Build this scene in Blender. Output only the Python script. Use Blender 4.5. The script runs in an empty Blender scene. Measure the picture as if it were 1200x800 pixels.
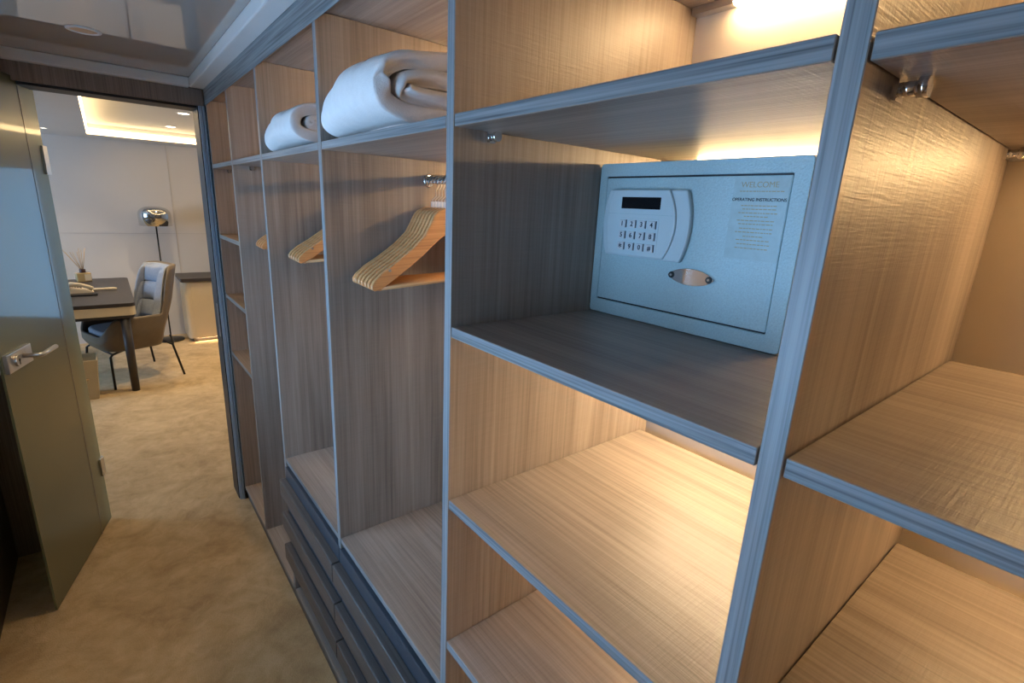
import bpy, bmesh, math, random
from mathutils import Vector, Matrix
random.seed(7)
sc = bpy.context.scene
PI = math.pi

# ------------------------------------------------------------------ camera, light, exposure
F_PX = 583.6
CAM = Vector((-0.4236, 0.0, 1.6395))
YAW, PITCH, ROLL = math.radians(-39.121), math.radians(-14.997), math.radians(2.751)
fw = Vector((-math.sin(YAW)*math.cos(PITCH), math.cos(YAW)*math.cos(PITCH), math.sin(PITCH)))
rt = fw.cross(Vector((0, 0, 1))).normalized()
up = rt.cross(fw)
rt2 = rt*math.cos(ROLL) + up*math.sin(ROLL)
up2 = -rt*math.sin(ROLL) + up*math.cos(ROLL)
cd = bpy.data.cameras.new('camera')
cam = bpy.data.objects.new('camera', cd)
sc.collection.objects.link(cam)
cam.matrix_world = Matrix(((rt2.x, up2.x, -fw.x, CAM.x), (rt2.y, up2.y, -fw.y, CAM.y),
                           (rt2.z, up2.z, -fw.z, CAM.z), (0, 0, 0, 1)))
cd.sensor_width = 36.0
cd.lens = F_PX*36.0/1200.0
cd.clip_start = 0.02
sc.camera = cam

sc.view_settings.view_transform = 'Standard'
sc.view_settings.look = 'None'
sc.view_settings.gamma = 1.0
sc.view_settings.use_curve_mapping = False
sc.view_settings.exposure = 0.0

world = bpy.data.worlds.new('sky')
sc.world = world
world.use_nodes = True
bg = world.node_tree.nodes['Background']
bg.inputs[0].default_value = (0.35, 0.62, 1.0, 1)
bg.inputs[1].default_value = 1.0

WARM = (1.0, 0.66, 0.31)          # closet light strips
COVE = (1.0, 0.72, 0.36)          # ceiling cove in the room beyond
DAY = (0.35, 0.61, 1.0)           # daylight at the windows
STRIP = 75.0
COVE_L = 12.0


def area_light(name, loc, direction, sx, sy, color, radiance):
    l = bpy.data.lights.new(name, 'AREA')
    l.shape = 'RECTANGLE'
    l.size, l.size_y = sx, sy
    l.color = color
    l.energy = radiance*sx*sy*PI      # watts that give this radiance
    o = bpy.data.objects.new(name, l)
    sc.collection.objects.link(o)
    o.location = loc
    o.rotation_euler = Vector(direction).to_track_quat('-Z', 'Y').to_euler()
    return o


# daylight outside the window in the corridor's left wall and outside the cabin windows, the far one added
area_light('window_daylight', (-1.44, 0.60, 1.32), (1, 0, 0), 0.86, 0.82, DAY, 10.5)
area_light('side_window_daylight', (-1.44, 1.62, 1.26), (1, 0, 0), 0.62, 0.72, DAY, 25.0)
area_light('cabin_window_daylight', (-3.38, 5.35, 1.35), (1, 0, 0), 1.35, 1.9, (0.42, 0.66, 1.0), 16.0)
area_light('added_door_reflection_light', (2.75, 7.11, 0.95), (0, -1, 0), 1.0, 1.85, (0.27, 0.60, 1.0), 2.3)  # added light, gives the blue reflection in the glass door

# ------------------------------------------------------------------ materials
MATS = {}


def new_mat(name):
    m = bpy.data.materials.new(name)
    m.use_nodes = True
    nt = m.node_tree
    b = nt.nodes['Principled BSDF']
    MATS[name] = m
    return m, nt, b


def N(nt, typ, **kw):
    n = nt.nodes.new(typ)
    for k, v in kw.items():
        setattr(n, k, v)
    return n


def ramp(nt, fac, stops):
    r = N(nt, 'ShaderNodeValToRGB')
    e = r.color_ramp.elements
    e[0].position, e[0].color = stops[0][0], (*stops[0][1], 1)
    e[1].position, e[1].color = stops[-1][0], (*stops[-1][1], 1)
    for p, c in stops[1:-1]:
        x = e.new(p)
        x.color = (*c, 1)
    nt.links.new(fac, r.inputs[0])
    return r.outputs[0]


def noise(nt, vec, scale3, scale=1.0, detail=4, rough=0.55, dist=0.0):
    mp = N(nt, 'ShaderNodeMapping')
    mp.inputs['Scale'].default_value = scale3
    nt.links.new(vec, mp.inputs[0])
    n = N(nt, 'ShaderNodeTexNoise')
    n.inputs['Scale'].default_value = scale
    n.inputs['Detail'].default_value = detail
    n.inputs['Roughness'].default_value = rough
    n.inputs['Distortion'].default_value = dist
    nt.links.new(mp.outputs[0], n.inputs['Vector'])
    return n.outputs['Fac']


def math_node(nt, op, a, b):
    n = N(nt, 'ShaderNodeMath', operation=op)
    for i, v in enumerate((a, b)):
        if isinstance(v, (int, float)):
            n.inputs[i].default_value = v
        else:
            nt.links.new(v, n.inputs[i])
    return n.outputs[0]


def wood(name, axis, dark, mid, light, rough=0.42, bump=0.10, cross=True):
    """laminate with long fine grain along axis and a fine woven cross texture"""
    m, nt, b = new_mat(name)
    vec = N(nt, 'ShaderNodeTexCoord').outputs['Object']
    def s3(long, across):
        return tuple(long if i == axis else across for i in range(3))
    broad = noise(nt, vec, s3(0.55, 7.0), 1.0, 3, 0.55, 0.9)
    fine = noise(nt, vec, s3(1.6, 95.0), 1.0, 4, 0.65, 0.15)
    hair = noise(nt, vec, s3(5.0, 330.0), 1.0, 2, 0.6)
    v = math_node(nt, 'MULTIPLY', broad, 0.42)
    v = math_node(nt, 'ADD', v, math_node(nt, 'MULTIPLY', fine, 0.40))
    v = math_node(nt, 'ADD', v, math_node(nt, 'MULTIPLY', hair, 0.18))
    h = v
    if not cross:                              # edging: bolder dark streaks
        streak = noise(nt, vec, s3(2.2, 210.0), 1.0, 3, 0.6, 0.2)
        v = math_node(nt, 'ADD', math_node(nt, 'MULTIPLY', v, 0.45), math_node(nt, 'MULTIPLY', streak, 0.55))
    if cross:
        cr = noise(nt, vec, s3(300.0, 14.0), 1.0, 2, 0.6)
        v = math_node(nt, 'ADD', v, math_node(nt, 'MULTIPLY', math_node(nt, 'SUBTRACT', cr, 0.5), 0.05))
        h = math_node(nt, 'ADD', hair, math_node(nt, 'MULTIPLY', cr, 1.3))
    col = ramp(nt, v, [(0.34, dark), (0.5, mid), (0.66, light)])
    nt.links.new(col, b.inputs['Base Color'])
    b.inputs['Roughness'].default_value = rough
    bp = N(nt, 'ShaderNodeBump')
    bp.inputs['Strength'].default_value = bump*2.5
    bp.inputs['Distance'].default_value = 0.0012
    nt.links.new(h, bp.inputs['Height'])
    nt.links.new(bp.outputs[0], b.inputs['Normal'])
    return m


W_D, W_M, W_L = (0.175, 0.138, 0.113), (0.315, 0.255, 0.210), (0.435, 0.365, 0.308)
wood('wood_vertical', 2, W_D, W_M, W_L)
wood('wood_along', 1, W_D, W_M, W_L)
wood('wood_under', 1, W_D, W_M, W_L)
E_D, E_M, E_L = (0.035, 0.038, 0.042), (0.225, 0.24, 0.245), (0.35, 0.37, 0.375)
wood('edge_vertical', 2, E_D, E_M, E_L, 0.4, 0.05, False)
wood('edge_along', 1, E_D, E_M, E_L, 0.4, 0.05, False)
wood('wood_drawer', 1, (0.065, 0.053, 0.046), (0.10, 0.082, 0.072), (0.14, 0.118, 0.104), 0.42, 0.08, False)
wood('wood_dark', 2, (0.035, 0.020, 0.012), (0.055, 0.032, 0.020), (0.08, 0.05, 0.032), 0.45, 0.05, False)
wood('wood_header', 2, (0.16, 0.118, 0.095), (0.25, 0.195, 0.158), (0.33, 0.265, 0.22), 0.45, 0.05, False)
wood('hanger_wood', 0, (0.54, 0.23, 0.085), (0.72, 0.36, 0.14), (0.82, 0.46, 0.21), 0.3, 0.03, False)


def plain(name, col, rough=0.5, metal=0.0, var=0.0, vscale=6.0, bump=0.0, bscale=200.0, coat=0.0, spec=0.5):
    m, nt, b = new_mat(name)
    b.inputs['Base Color'].default_value = (*col, 1)
    b.inputs['Roughness'].default_value = rough
    b.inputs['Metallic'].default_value = metal
    b.inputs['Coat Weight'].default_value = coat
    b.inputs['Specular IOR Level'].default_value = spec
    vec = N(nt, 'ShaderNodeTexCoord').outputs['Object']
    if var:
        f = noise(nt, vec, (1, 1, 1), vscale, 4, 0.6)
        c = ramp(nt, f, [(0.3, tuple(x*(1-var) for x in col)), (0.7, tuple(min(1, x*(1+var)) for x in col))])
        nt.links.new(c, b.inputs['Base Color'])
    if bump:
        f = noise(nt, vec, (1, 1, 1), bscale, 3, 0.6)
        bp = N(nt, 'ShaderNodeBump')
        bp.inputs['Strength'].default_value = bump
        bp.inputs['Distance'].default_value = 0.002
        nt.links.new(f, bp.inputs['Height'])
        nt.links.new(bp.outputs[0], b.inputs['Normal'])
    return m


def emit(name, col, strength):
    m, nt, b = new_mat(name)
    b.inputs['Base Color'].default_value = (*[min(1, c) for c in col], 1)
    b.inputs['Emission Color'].default_value = (*col, 1)
    b.inputs['Emission Strength'].default_value = strength
    return m


plain('back_cream', (0.68, 0.58, 0.46), 0.6, var=0.03, vscale=3, bump=0.10, bscale=500)
plain('aluminium', (0.62, 0.60, 0.57), 0.32, 1.0, var=0.04, vscale=40)
plain('chrome', (0.86, 0.86, 0.86), 0.06, 1.0, var=0.02, vscale=10)
plain('lamp_chrome', (0.62, 0.62, 0.62), 0.05, 1.0, var=0.02, vscale=10)
plain('steel', (0.55, 0.55, 0.55), 0.28, 1.0, var=0.05, vscale=60)
plain('trim_grey', (0.76, 0.75, 0.73), 0.38, 0.0, var=0.03, vscale=8)
plain('jamb_blue_grey', (0.36, 0.46, 0.57), 0.4, 0.1, var=0.04, vscale=10)
plain('black_seal', (0.012, 0.013, 0.016), 0.5, var=0.1)
plain('black_metal', (0.016, 0.014, 0.013), 0.4, 0.3, var=0.1)
plain('fascia_grey', (0.135, 0.145, 0.145), 0.4, var=0.06, vscale=12)
plain('cabin_wall', (0.66, 0.62, 0.59), 0.6, var=0.02, vscale=2, bump=0.05)
plain('cabin_ceiling', (0.66, 0.64, 0.62), 0.5, var=0.02, vscale=2)
plain('desk_dark', (0.040, 0.034, 0.034), 0.42, var=0.08, vscale=20)
plain('desk_cream', (0.66, 0.56, 0.40), 0.4, var=0.03, vscale=5)
plain('leather_taupe', (0.145, 0.112, 0.080), 0.45, var=0.06, vscale=30, bump=0.15, bscale=180)
plain('chair_button', (0.06, 0.065, 0.08), 0.7, var=0.1)
plain('phone_cream', (0.72, 0.62, 0.46), 0.35, var=0.02)
plain('robe_white', (0.80, 0.77, 0.74), 0.9, var=0.03, vscale=60, bump=0.5, bscale=420, spec=0.1)
plain('safe_paint', (0.44, 0.585, 0.60), 0.30, var=0.10, vscale=380, bump=0.55, bscale=300, spec=0.5)
plain('safe_plastic', (0.58, 0.68, 0.70), 0.38, var=0.02, vscale=30)
plain('safe_key', (0.66, 0.68, 0.69), 0.4, var=0.02, vscale=30)
plain('label_film', (0.45, 0.58, 0.59), 0.14, var=0.06, vscale=60, bump=0.12, bscale=140)
plain('display_black', (0.008, 0.008, 0.010), 0.12, var=0.1)
plain('ink_dark', (0.02, 0.03, 0.05), 0.5, var=0.05)
plain('ink_black', (0.015, 0.014, 0.010), 0.5, var=0.05)
plain('ink_gold', (0.42, 0.36, 0.20), 0.45, var=0.05)
plain('wall_seam', (0.52, 0.485, 0.455), 0.6, var=0.02)
plain('drawer_graphite', (0.060, 0.066, 0.078), 0.38, var=0.06, vscale=20)
plain('white_paint', (0.8, 0.8, 0.8), 0.4, var=0.02)
emit('lamp_lens', (0.42, 0.29, 0.19), 0.12)
plain('reed', (0.55, 0.36, 0.16), 0.7, var=0.1, vscale=40)
plain('bottle_amber', (0.50, 0.36, 0.17), 0.15, var=0.05)
plain('cap_dark', (0.05, 0.02, 0.018), 0.4, var=0.1)
plain('bin_beige', (0.52, 0.43, 0.28), 0.6, var=0.05)
plain('frame_white', (0.7, 0.7, 0.7), 0.4, var=0.03)
emit('strip_light', WARM, STRIP)
emit('strip_bright', (1.0, 0.74, 0.43), STRIP*2.3)
emit('strip_mid', (1.0, 0.69, 0.36), STRIP*1.3)
emit('strip_soft', WARM, STRIP*0.45)
emit('cove_light', COVE, COVE_L)
emit('lamp_light', (1.0, 0.86, 0.62), 22.0)
emit('under_glow', (1.0, 0.70, 0.36), 60.0)


def mat_carpet():
    m, nt, b = new_mat('carpet')
    vec = N(nt, 'ShaderNodeTexCoord').outputs['Object']
    big = noise(nt, vec, (1, 1, 1), 3.2, 5, 0.65, 0.9)
    mid = noise(nt, vec, (1, 1, 1), 13.0, 4, 0.7, 0.5)
    fine = noise(nt, vec, (1, 1, 1), 260.0, 2, 0.6)
    v = math_node(nt, 'ADD', math_node(nt, 'MULTIPLY', big, 0.5), math_node(nt, 'MULTIPLY', mid, 0.32))
    v = math_node(nt, 'ADD', v, math_node(nt, 'MULTIPLY', fine, 0.18))
    c = ramp(nt, v, [(0.38, (0.42, 0.285, 0.14)), (0.5, (0.575, 0.41, 0.215)), (0.62, (0.70, 0.525, 0.30))])
    nt.links.new(c, b.inputs['Base Color'])
    b.inputs['Roughness'].default_value = 0.95
    b.inputs['Specular IOR Level'].default_value = 0.05
    b.inputs['Sheen Weight'].default_value = 0.2
    bp = N(nt, 'ShaderNodeBump')
    bp.inputs['Strength'].default_value = 0.8
    bp.inputs['Distance'].default_value = 0.008
    nt.links.new(math_node(nt, 'ADD', math_node(nt, 'MULTIPLY', mid, 1.4), math_node(nt, 'MULTIPLY', fine, 0.6)), bp.inputs['Height'])
    nt.links.new(bp.outputs[0], b.inputs['Normal'])


mat_carpet()


def mat_gloss_ceiling():
    m, nt, b = new_mat('gloss_ceiling')
    vec = N(nt, 'ShaderNodeTexCoord').outputs['Object']
    f = noise(nt, vec, (1, 1, 1), 1.6, 2, 0.5)
    c = ramp(nt, f, [(0.3, (0.42, 0.36, 0.31)), (0.7, (0.45, 0.385, 0.335))])
    nt.links.new(c, b.inputs['Base Color'])
    b.inputs['Roughness'].default_value = 0.03
    b.inputs['IOR'].default_value = 2.9
mat_gloss_ceiling()


def mat_frosted():
    m, nt, b = new_mat('frosted_glass')
    nt.nodes.remove(b)
    out = nt.nodes['Material Output']
    vec = N(nt, 'ShaderNodeTexCoord').outputs['Object']
    f = noise(nt, vec, (1, 1, 1), 2.0, 2, 0.5)
    col = ramp(nt, f, [(0.3, (0.27, 0.275, 0.155)), (0.7, (0.30, 0.30, 0.175))])
    dif = N(nt, 'ShaderNodeBsdfDiffuse')
    trl = N(nt, 'ShaderNodeBsdfTranslucent')
    trl.inputs[0].default_value = (0.42, 0.46, 0.32, 1)
    nt.links.new(col, dif.inputs[0])
    trn = N(nt, 'ShaderNodeBsdfTransparent')
    trn.inputs[0].default_value = (0.66, 0.72, 0.56, 1)
    gl = N(nt, 'ShaderNodeBsdfGlossy')
    gl.inputs['Roughness'].default_value = 0.04
    gs = N(nt, 'ShaderNodeBsdfGlossy')
    gs.inputs['Roughness'].default_value = 0.27
    mg = N(nt, 'ShaderNodeMixShader')
    mg.inputs[0].default_value = 0.6
    nt.links.new(gl.outputs[0], mg.inputs[1])
    nt.links.new(gs.outputs[0], mg.inputs[2])
    lw = N(nt, 'ShaderNodeLayerWeight')
    lw.inputs[0].default_value = 0.5
    fr_out = math_node(nt, 'ADD', math_node(nt, 'MULTIPLY', math_node(nt, 'POWER', lw.outputs['Facing'], 4.0), 0.94), 0.06)
    m1 = N(nt, 'ShaderNodeMixShader')
    m1.inputs[0].default_value = 0.4
    nt.links.new(dif.outputs[0], m1.inputs[1])
    nt.links.new(trl.outputs[0], m1.inputs[2])
    m2 = N(nt, 'ShaderNodeMixShader')
    m2.inputs[0].default_value = 0.35
    nt.links.new(m1.outputs[0], m2.inputs[1])
    nt.links.new(trn.outputs[0], m2.inputs[2])
    m3 = N(nt, 'ShaderNodeMixShader')
    nt.links.new(fr_out, m3.inputs[0])
    nt.links.new(m2.outputs[0], m3.inputs[1])
    nt.links.new(mg.outputs[0], m3.inputs[2])
    nt.links.new(m3.outputs[0], out.inputs[0])
mat_frosted()


def mat_pane(name='window_glass'):
    m, nt, b = new_mat(name)
    nt.nodes.remove(b)
    out = nt.nodes['Material Output']
    trn = N(nt, 'ShaderNodeBsdfTransparent')
    trn.inputs[0].default_value = (0.95, 0.97, 0.97, 1)
    gl = N(nt, 'ShaderNodeBsdfGlossy')
    gl.inputs['Roughness'].default_value = 0.02
    lw = N(nt, 'ShaderNodeLayerWeight')
    lw.inputs[0].default_value = 0.5
    fr_out = math_node(nt, 'ADD', math_node(nt, 'MULTIPLY', math_node(nt, 'POWER', lw.outputs['Facing'], 5.0), 0.95), 0.05)
    mx = N(nt, 'ShaderNodeMixShader')
    nt.links.new(fr_out, mx.inputs[0])
    nt.links.new(trn.outputs[0], mx.inputs[1])
    nt.links.new(gl.outputs[0], mx.inputs[2])
    nt.links.new(mx.outputs[0], out.inputs[0])
mat_pane()


def mat_tweed():
    m, nt, b = new_mat('chair_fabric')
    vec = N(nt, 'ShaderNodeTexCoord').outputs['Object']
    f = noise(nt, vec, (1, 1, 1), 60, 4, 0.7)
    c = ramp(nt, f, [(0.3, (0.29, 0.32, 0.39)), (0.7, (0.35, 0.39, 0.46))])
    nt.links.new(c, b.inputs['Base Color'])
    b.inputs['Roughness'].default_value = 0.9
    b.inputs['Specular IOR Level'].default_value = 0.15
mat_tweed()
M = MATS

# ------------------------------------------------------------------ helpers


def props(o, label=None, cat=None, group=None, kind=None):
    if label: o['label'] = label
    if cat: o['category'] = cat
    if group: o['group'] = group
    if kind: o['kind'] = kind
    return o


def empty(name, loc=(0, 0, 0), rotz=0.0, **kw):
    o = bpy.data.objects.new(name, None)
    sc.collection.objects.link(o)
    o.location = loc
    o.rotation_euler = (0, 0, rotz)
    o.empty_display_size = 0.05
    return props(o, **kw)


def obj(name, bm, mat, parent=None, bevel=0.0, smooth=False, seg=2, **kw):
    """link a bmesh as ONE mesh object; coordinates are in the parent's frame"""
    me = bpy.data.meshes.new(name)
    bmesh.ops.recalc_face_normals(bm, faces=bm.faces[:])
    bm.to_mesh(me)
    bm.free()
    for m in (mat if isinstance(mat, (list, tuple)) else [mat]):
        me.materials.append(M[m])
    o = bpy.data.objects.new(name, me)
    sc.collection.objects.link(o)
    if parent is not None:
        o.parent = parent
    if smooth:
        for p in me.polygons:
            p.use_smooth = True
    if bevel > 0:
        b = o.modifiers.new('bevel', 'BEVEL')
        b.width = bevel
        b.segments = seg
        b.limit_method = 'ANGLE'
        b.angle_limit = math.radians(40)
    return props(o, **kw)


def box(bm, x0, x1, y0, y1, z0, z1, mi=0, front=None):
    """front: material index for the face that looks towards -x"""
    vs = [bm.verts.new((x, y, z)) for x in (x0, x1) for y in (y0, y1) for z in (z0, z1)]
    idx = [(0, 1, 3, 2), (4, 6, 7, 5), (0, 4, 5, 1), (2, 3, 7, 6), (0, 2, 6, 4), (1, 5, 7, 3)]
    for k, q in enumerate(idx):
        f = bm.faces.new([vs[i] for i in q])
        f.material_index = front if (k == 0 and front is not None) else mi
    return vs


def B(*a, **k):
    bm = bmesh.new()
    box(bm, *a, **k)
    return bm


def tube(bm, pts, r, seg=10, caps=True):
    """round tube along a polyline; r is one radius or one per point"""
    pts = [Vector(p) for p in pts]
    n = len(pts)
    rs = r if isinstance(r, (list, tuple)) else [r]*n
    rings = []
    t = (pts[1]-pts[0]).normalized()
    ref = Vector((0, 0, 1)) if abs(t.z) < 0.9 else Vector((1, 0, 0))
    u = t.cross(ref).normalized()
    for i in range(n):
        t = (pts[min(i+1, n-1)]-pts[max(i-1, 0)]).normalized()
        u = (u - t*u.dot(t)).normalized()
        v = t.cross(u)
        rings.append([bm.verts.new(pts[i] + (u*math.cos(2*PI*k/seg)+v*math.sin(2*PI*k/seg))*rs[i]) for k in range(seg)])
    for a, b in zip(rings, rings[1:]):
        for k in range(seg):
            f = bm.faces.new((a[k], a[(k+1) % seg], b[(k+1) % seg], b[k]))
            f.smooth = True
    if caps:
        bm.faces.new(rings[0][::-1])
        bm.faces.new(rings[-1])


def lathe(bm, prof, c=(0, 0, 0), seg=32):
    """profile of (radius, z) turned about a vertical axis"""
    rings = []
    for r, z in prof:
        if r < 1e-6:
            rings.append([bm.verts.new((c[0], c[1], c[2]+z))])
        else:
            rings.append([bm.verts.new((c[0]+r*math.cos(2*PI*k/seg), c[1]+r*math.sin(2*PI*k/seg), c[2]+z)) for k in range(seg)])
    for a, b in zip(rings, rings[1:]):
        for k in range(seg):
            k2 = (k+1) % seg
            if len(a) == 1 and len(b) == 1: continue
            if len(a) == 1: f = bm.faces.new((a[0], b[k2], b[k]))
            elif len(b) == 1: f = bm.faces.new((a[k], a[k2], b[0]))
            else: f = bm.faces.new((a[k], a[k2], b[k2], b[k]))
            f.smooth = True


def prism(bm, pts, to3, d0, d1, mi=0, mi_front=None):
    """2-D outline pts swept from depth d0 to d1; to3(a, b, d) gives the 3-D point"""
    f0 = [bm.verts.new(to3(a, b, d0)) for a, b in pts]
    f1 = [bm.verts.new(to3(a, b, d1)) for a, b in pts]
    n = len(pts)
    f = bm.faces.new(f0); f.material_index = mi if mi_front is None else mi_front
    g = bm.faces.new(f1[::-1]); g.material_index = mi
    for i in range(n):
        h = bm.faces.new((f0[i], f1[i], f1[(i+1) % n], f0[(i+1) % n])); h.material_index = mi


def rrect(a0, a1, b0, b1, r, seg=5):
    out = []
    for ca, cb, s in ((a1-r, b1-r, 0), (a0+r, b1-r, 1), (a0+r, b0+r, 2), (a1-r, b0+r, 3)):
        for k in range(seg+1):
            t = (s + k/seg)*PI/2
            out.append((ca+r*math.cos(t), cb+r*math.sin(t)))
    return out


YZ = lambda y, z, x: (x, y, z)       # outlines that lie in a plane x = constant
XZ = lambda x, z, y: (x, y, z)
XY = lambda x, y, z: (x, y, z)


def text_obj(name, s, size, loc, mat, parent, depth=0.0003, bold=0.0, **kw):
    """lettering on a face that looks towards -x; read towards -y; centred on loc"""
    cu = bpy.data.curves.new(name, 'FONT')
    cu.body = s
    cu.size = size
    cu.extrude = depth
    cu.offset = bold
    cu.align_x = 'CENTER'
    cu.align_y = 'CENTER'
    tmp = bpy.data.objects.new(name+'_tmp', cu)
    sc.collection.objects.link(tmp)
    bpy.context.view_layer.update()
    me = bpy.data.meshes.new_from_object(tmp.evaluated_get(bpy.context.evaluated_depsgraph_get()))
    bpy.data.objects.remove(tmp)
    me.name = name
    me.materials.clear()
    me.materials.append(M[mat])
    R = Matrix(((0, 0, -1, loc[0]), (-1, 0, 0, loc[1]), (0, 1, 0, loc[2]), (0, 0, 0, 1)))
    me.transform(R)
    o = bpy.data.objects.new(name, me)
    sc.collection.objects.link(o)
    o.parent = parent
    return props(o, **kw)


def copy_tree(root, loc, rotz, label, group=None, tilt=0.0):
    def cp(o, par):
        c = o.copy()
        sc.collection.objects.link(c)
        c.parent = par
        for ch in o.children:
            cp(ch, c)
        return c
    r = cp(root, None)
    r.location = loc
    r.rotation_euler = (0, tilt, rotz)
    r['label'] = label
    if group: r['group'] = group
    return r


def struct(name, bm, mat, parent=None, **k):
    o = obj(name, bm, mat, parent, **k)
    if parent is None:
        o['kind'] = 'structure'
    return o


# ------------------------------------------------------------------ the setting
YD0, YD1 = 2.85, 2.97            # wall that holds the glass door
CEIL = 2.13
struct('floor', B(-3.3, 3.5, -1.3, 7.1, -0.05, 0.0), 'carpet')
# corridor ceiling: glossy lacquered panels
struct('ceiling', B(-1.38, 0.7, -1.3, YD1, CEIL, CEIL+0.06), 'gloss_ceiling')
# left wall of the corridor with a window
bm = bmesh.new()
LW = [(0.20, 1.00, 0.90, 1.74), (1.28, 1.96, 0.95, 1.58)]     # two deep window openings
ys = [-1.3] + [v for w in LW for v in w[:2]] + [2.10]
for k in range(0, len(ys), 2):
    box(bm, -1.38, -0.925, ys[k], ys[k+1], 0, CEIL)
for y0, y1, z0, z1 in LW:
    box(bm, -1.38, -0.925, y0, y1, 0, z0)
    box(bm, -1.38, -0.925, y0, y1, z1, CEIL)
struct('wall_left', bm, 'cabin_wall')
for n_, (y0, y1, z0, z1) in ((1, LW[0]), (4, LW[1])):
    bm = bmesh.new()
    for a in ((y0, y0+0.03, z0, z1), (y1-0.03, y1, z0, z1), (y0+0.03, y1-0.03, z0, z0+0.03), (y0+0.03, y1-0.03, z1-0.03, z1)):
        box(bm, -1.36, -1.29, *a)
    w1 = struct('window_%d' % n_, bm, 'frame_white')
    obj('pane', B(-1.332, -1.326, y0+0.025, y1-0.025, z0+0.025, z1-0.025), 'window_glass', w1)
struct('wall_left_panel', B(-1.05, -0.925, 2.10, YD1, 0, CEIL), 'wood_dark')
struct('wall_rear', B(-1.38, 0.75, -1.36, -1.3, 0, CEIL), 'cabin_wall')
struct('wall_right', B(0.605, 0.70, -1.3, YD0, 0, CEIL), 'wood_dark')
# wall between corridor and cabin, with the doorway x -0.60 .. -0.02
bm = bmesh.new()
box(bm, -3.3, -1.05, YD0, YD1, 0, 2.3)
box(bm, -1.05, -0.625, YD0+0.015, YD1, 0, 2.3)
box(bm, 0.02, 3.5, YD0, YD1, 0, 2.3)
box(bm, -0.625, 0.02, YD0, YD1, 2.035, 2.3)
struct('wall_doorway', bm, ['wood_header'])
# header cladding + dark seal, the jamb profile
bm = bmesh.new()
box(bm, -0.925, -0.004, YD0-0.02, YD0, 2.022, 2.09)
struct('trim_1', bm, 'wood_header')
bm = bmesh.new()
box(bm, -0.625, -0.03, YD0-0.005, YD1, 2.012, 2.034)
struct('trim_2', bm, 'black_seal')
# jamb on the closet side: two pale ribs with dark grooves
bm = bmesh.new()
box(bm, -0.004, 0.018, 2.812, YD1, 0.0, 2.02, mi=1)
box(bm, -0.030, -0.004, 2.835, YD1+0.01, 0.0, 2.02, mi=1)
box(bm, -0.026, -0.014, 2.818, 2.835, 0.0, 2.02)
box(bm, -0.012, 0.000, 2.812, 2.835, 0.0, 2.02)
jamb = struct('trim_3', bm, ['jamb_blue_grey', 'black_seal'])
obj('strike_plate', B(-0.0315, -0.0295, 2.86, 2.885, 0.93, 1.10), 'steel', jamb)
# ceiling trims
bm = bmesh.new()
box(bm, -0.055, 0.0, -1.3, 2.812, 2.09, CEIL)
struct('trim_4', bm, 'trim_grey', bevel=0.004)
bm = bmesh.new()
box(bm, -0.925, -0.056, 2.80, 2.85, 2.09, CEIL)
struct('trim_5', bm, 'trim_grey', bevel=0.004)

# cabin beyond the doorway
CZ = 2.128
bm = bmesh.new()
box(bm, -3.3, 2.26, 6.95, 7.07, 0, 2.4); box(bm, 3.24, 3.5, 6.95, 7.07, 0, 2.4)
box(bm, 2.26, 3.24, 6.95, 7.07, 0, 0.06); box(bm, 2.26, 3.24, 6.95, 7.07, 1.86, 2.4)
struct('wall_back', bm, 'cabin_wall')
bm = bmesh.new()
box(bm, 0.195, 0.199, 6.946, 6.951, 0, CZ)
box(bm, -3.3, 1.8, 6.946, 6.951, 1.175, 1.179)
struct('trim_6', bm, 'wall_seam')
VY0, VY1, VZ0, VZ1 = 4.4, 6.3, 0.68, 2.02
bm = bmesh.new()
box(bm, -3.3, -3.18, YD1, VY0, 0, 2.4); box(bm, -3.3, -3.18, VY1, 6.95, 0, 2.4)
box(bm, -3.3, -3.18, VY0, VY1, 0, VZ0); box(bm, -3.3, -3.18, VY0, VY1, VZ1, 2.4)
struct('wall_cabin_left', bm, 'cabin_wall')
bm = bmesh.new()
for a in ((VY0, VY0+0.05, VZ0, VZ1), (VY1-0.05, VY1, VZ0, VZ1), (VY0+0.05, VY1-0.05, VZ0, VZ0+0.05), (VY0+0.05, VY1-0.05, VZ1-0.05, VZ1), (5.27, 5.43, VZ0+0.05, VZ1-0.05)):
    box(bm, -3.27, -3.19, *a)
w2 = struct('window_2', bm, 'frame_white')
obj('pane', B(-3.235, -3.229, VY0+0.04, VY1-0.04, VZ0+0.04, VZ1-0.04), 'window_glass', w2)
struct('wall_cabin_right', B(3.4, 3.5, YD1, 6.95, 0, 2.4), 'cabin_wall')
UX0, UX1, UZ0, UZ1 = 2.26, 3.24, 0.06, 1.86
bm = bmesh.new()
for a in ((UX0, UX0+0.05, UZ0, UZ1), (UX1-0.05, UX1, UZ0, UZ1), (UX0+0.05, UX1-0.05, UZ0, UZ0+0.05), (UX0+0.05, UX1-0.05, UZ1-0.05, UZ1)):
    box(bm, a[0], a[1], 6.97, 7.05, a[2], a[3])
w3 = struct('window_3', bm, 'frame_white')  # unseen window, added so the glass door reflects something blue
obj('pane', B(UX0+0.04, UX1-0.04, 7.005, 7.011, UZ0+0.04, UZ1-0.04), 'window_glass', w3)
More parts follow.
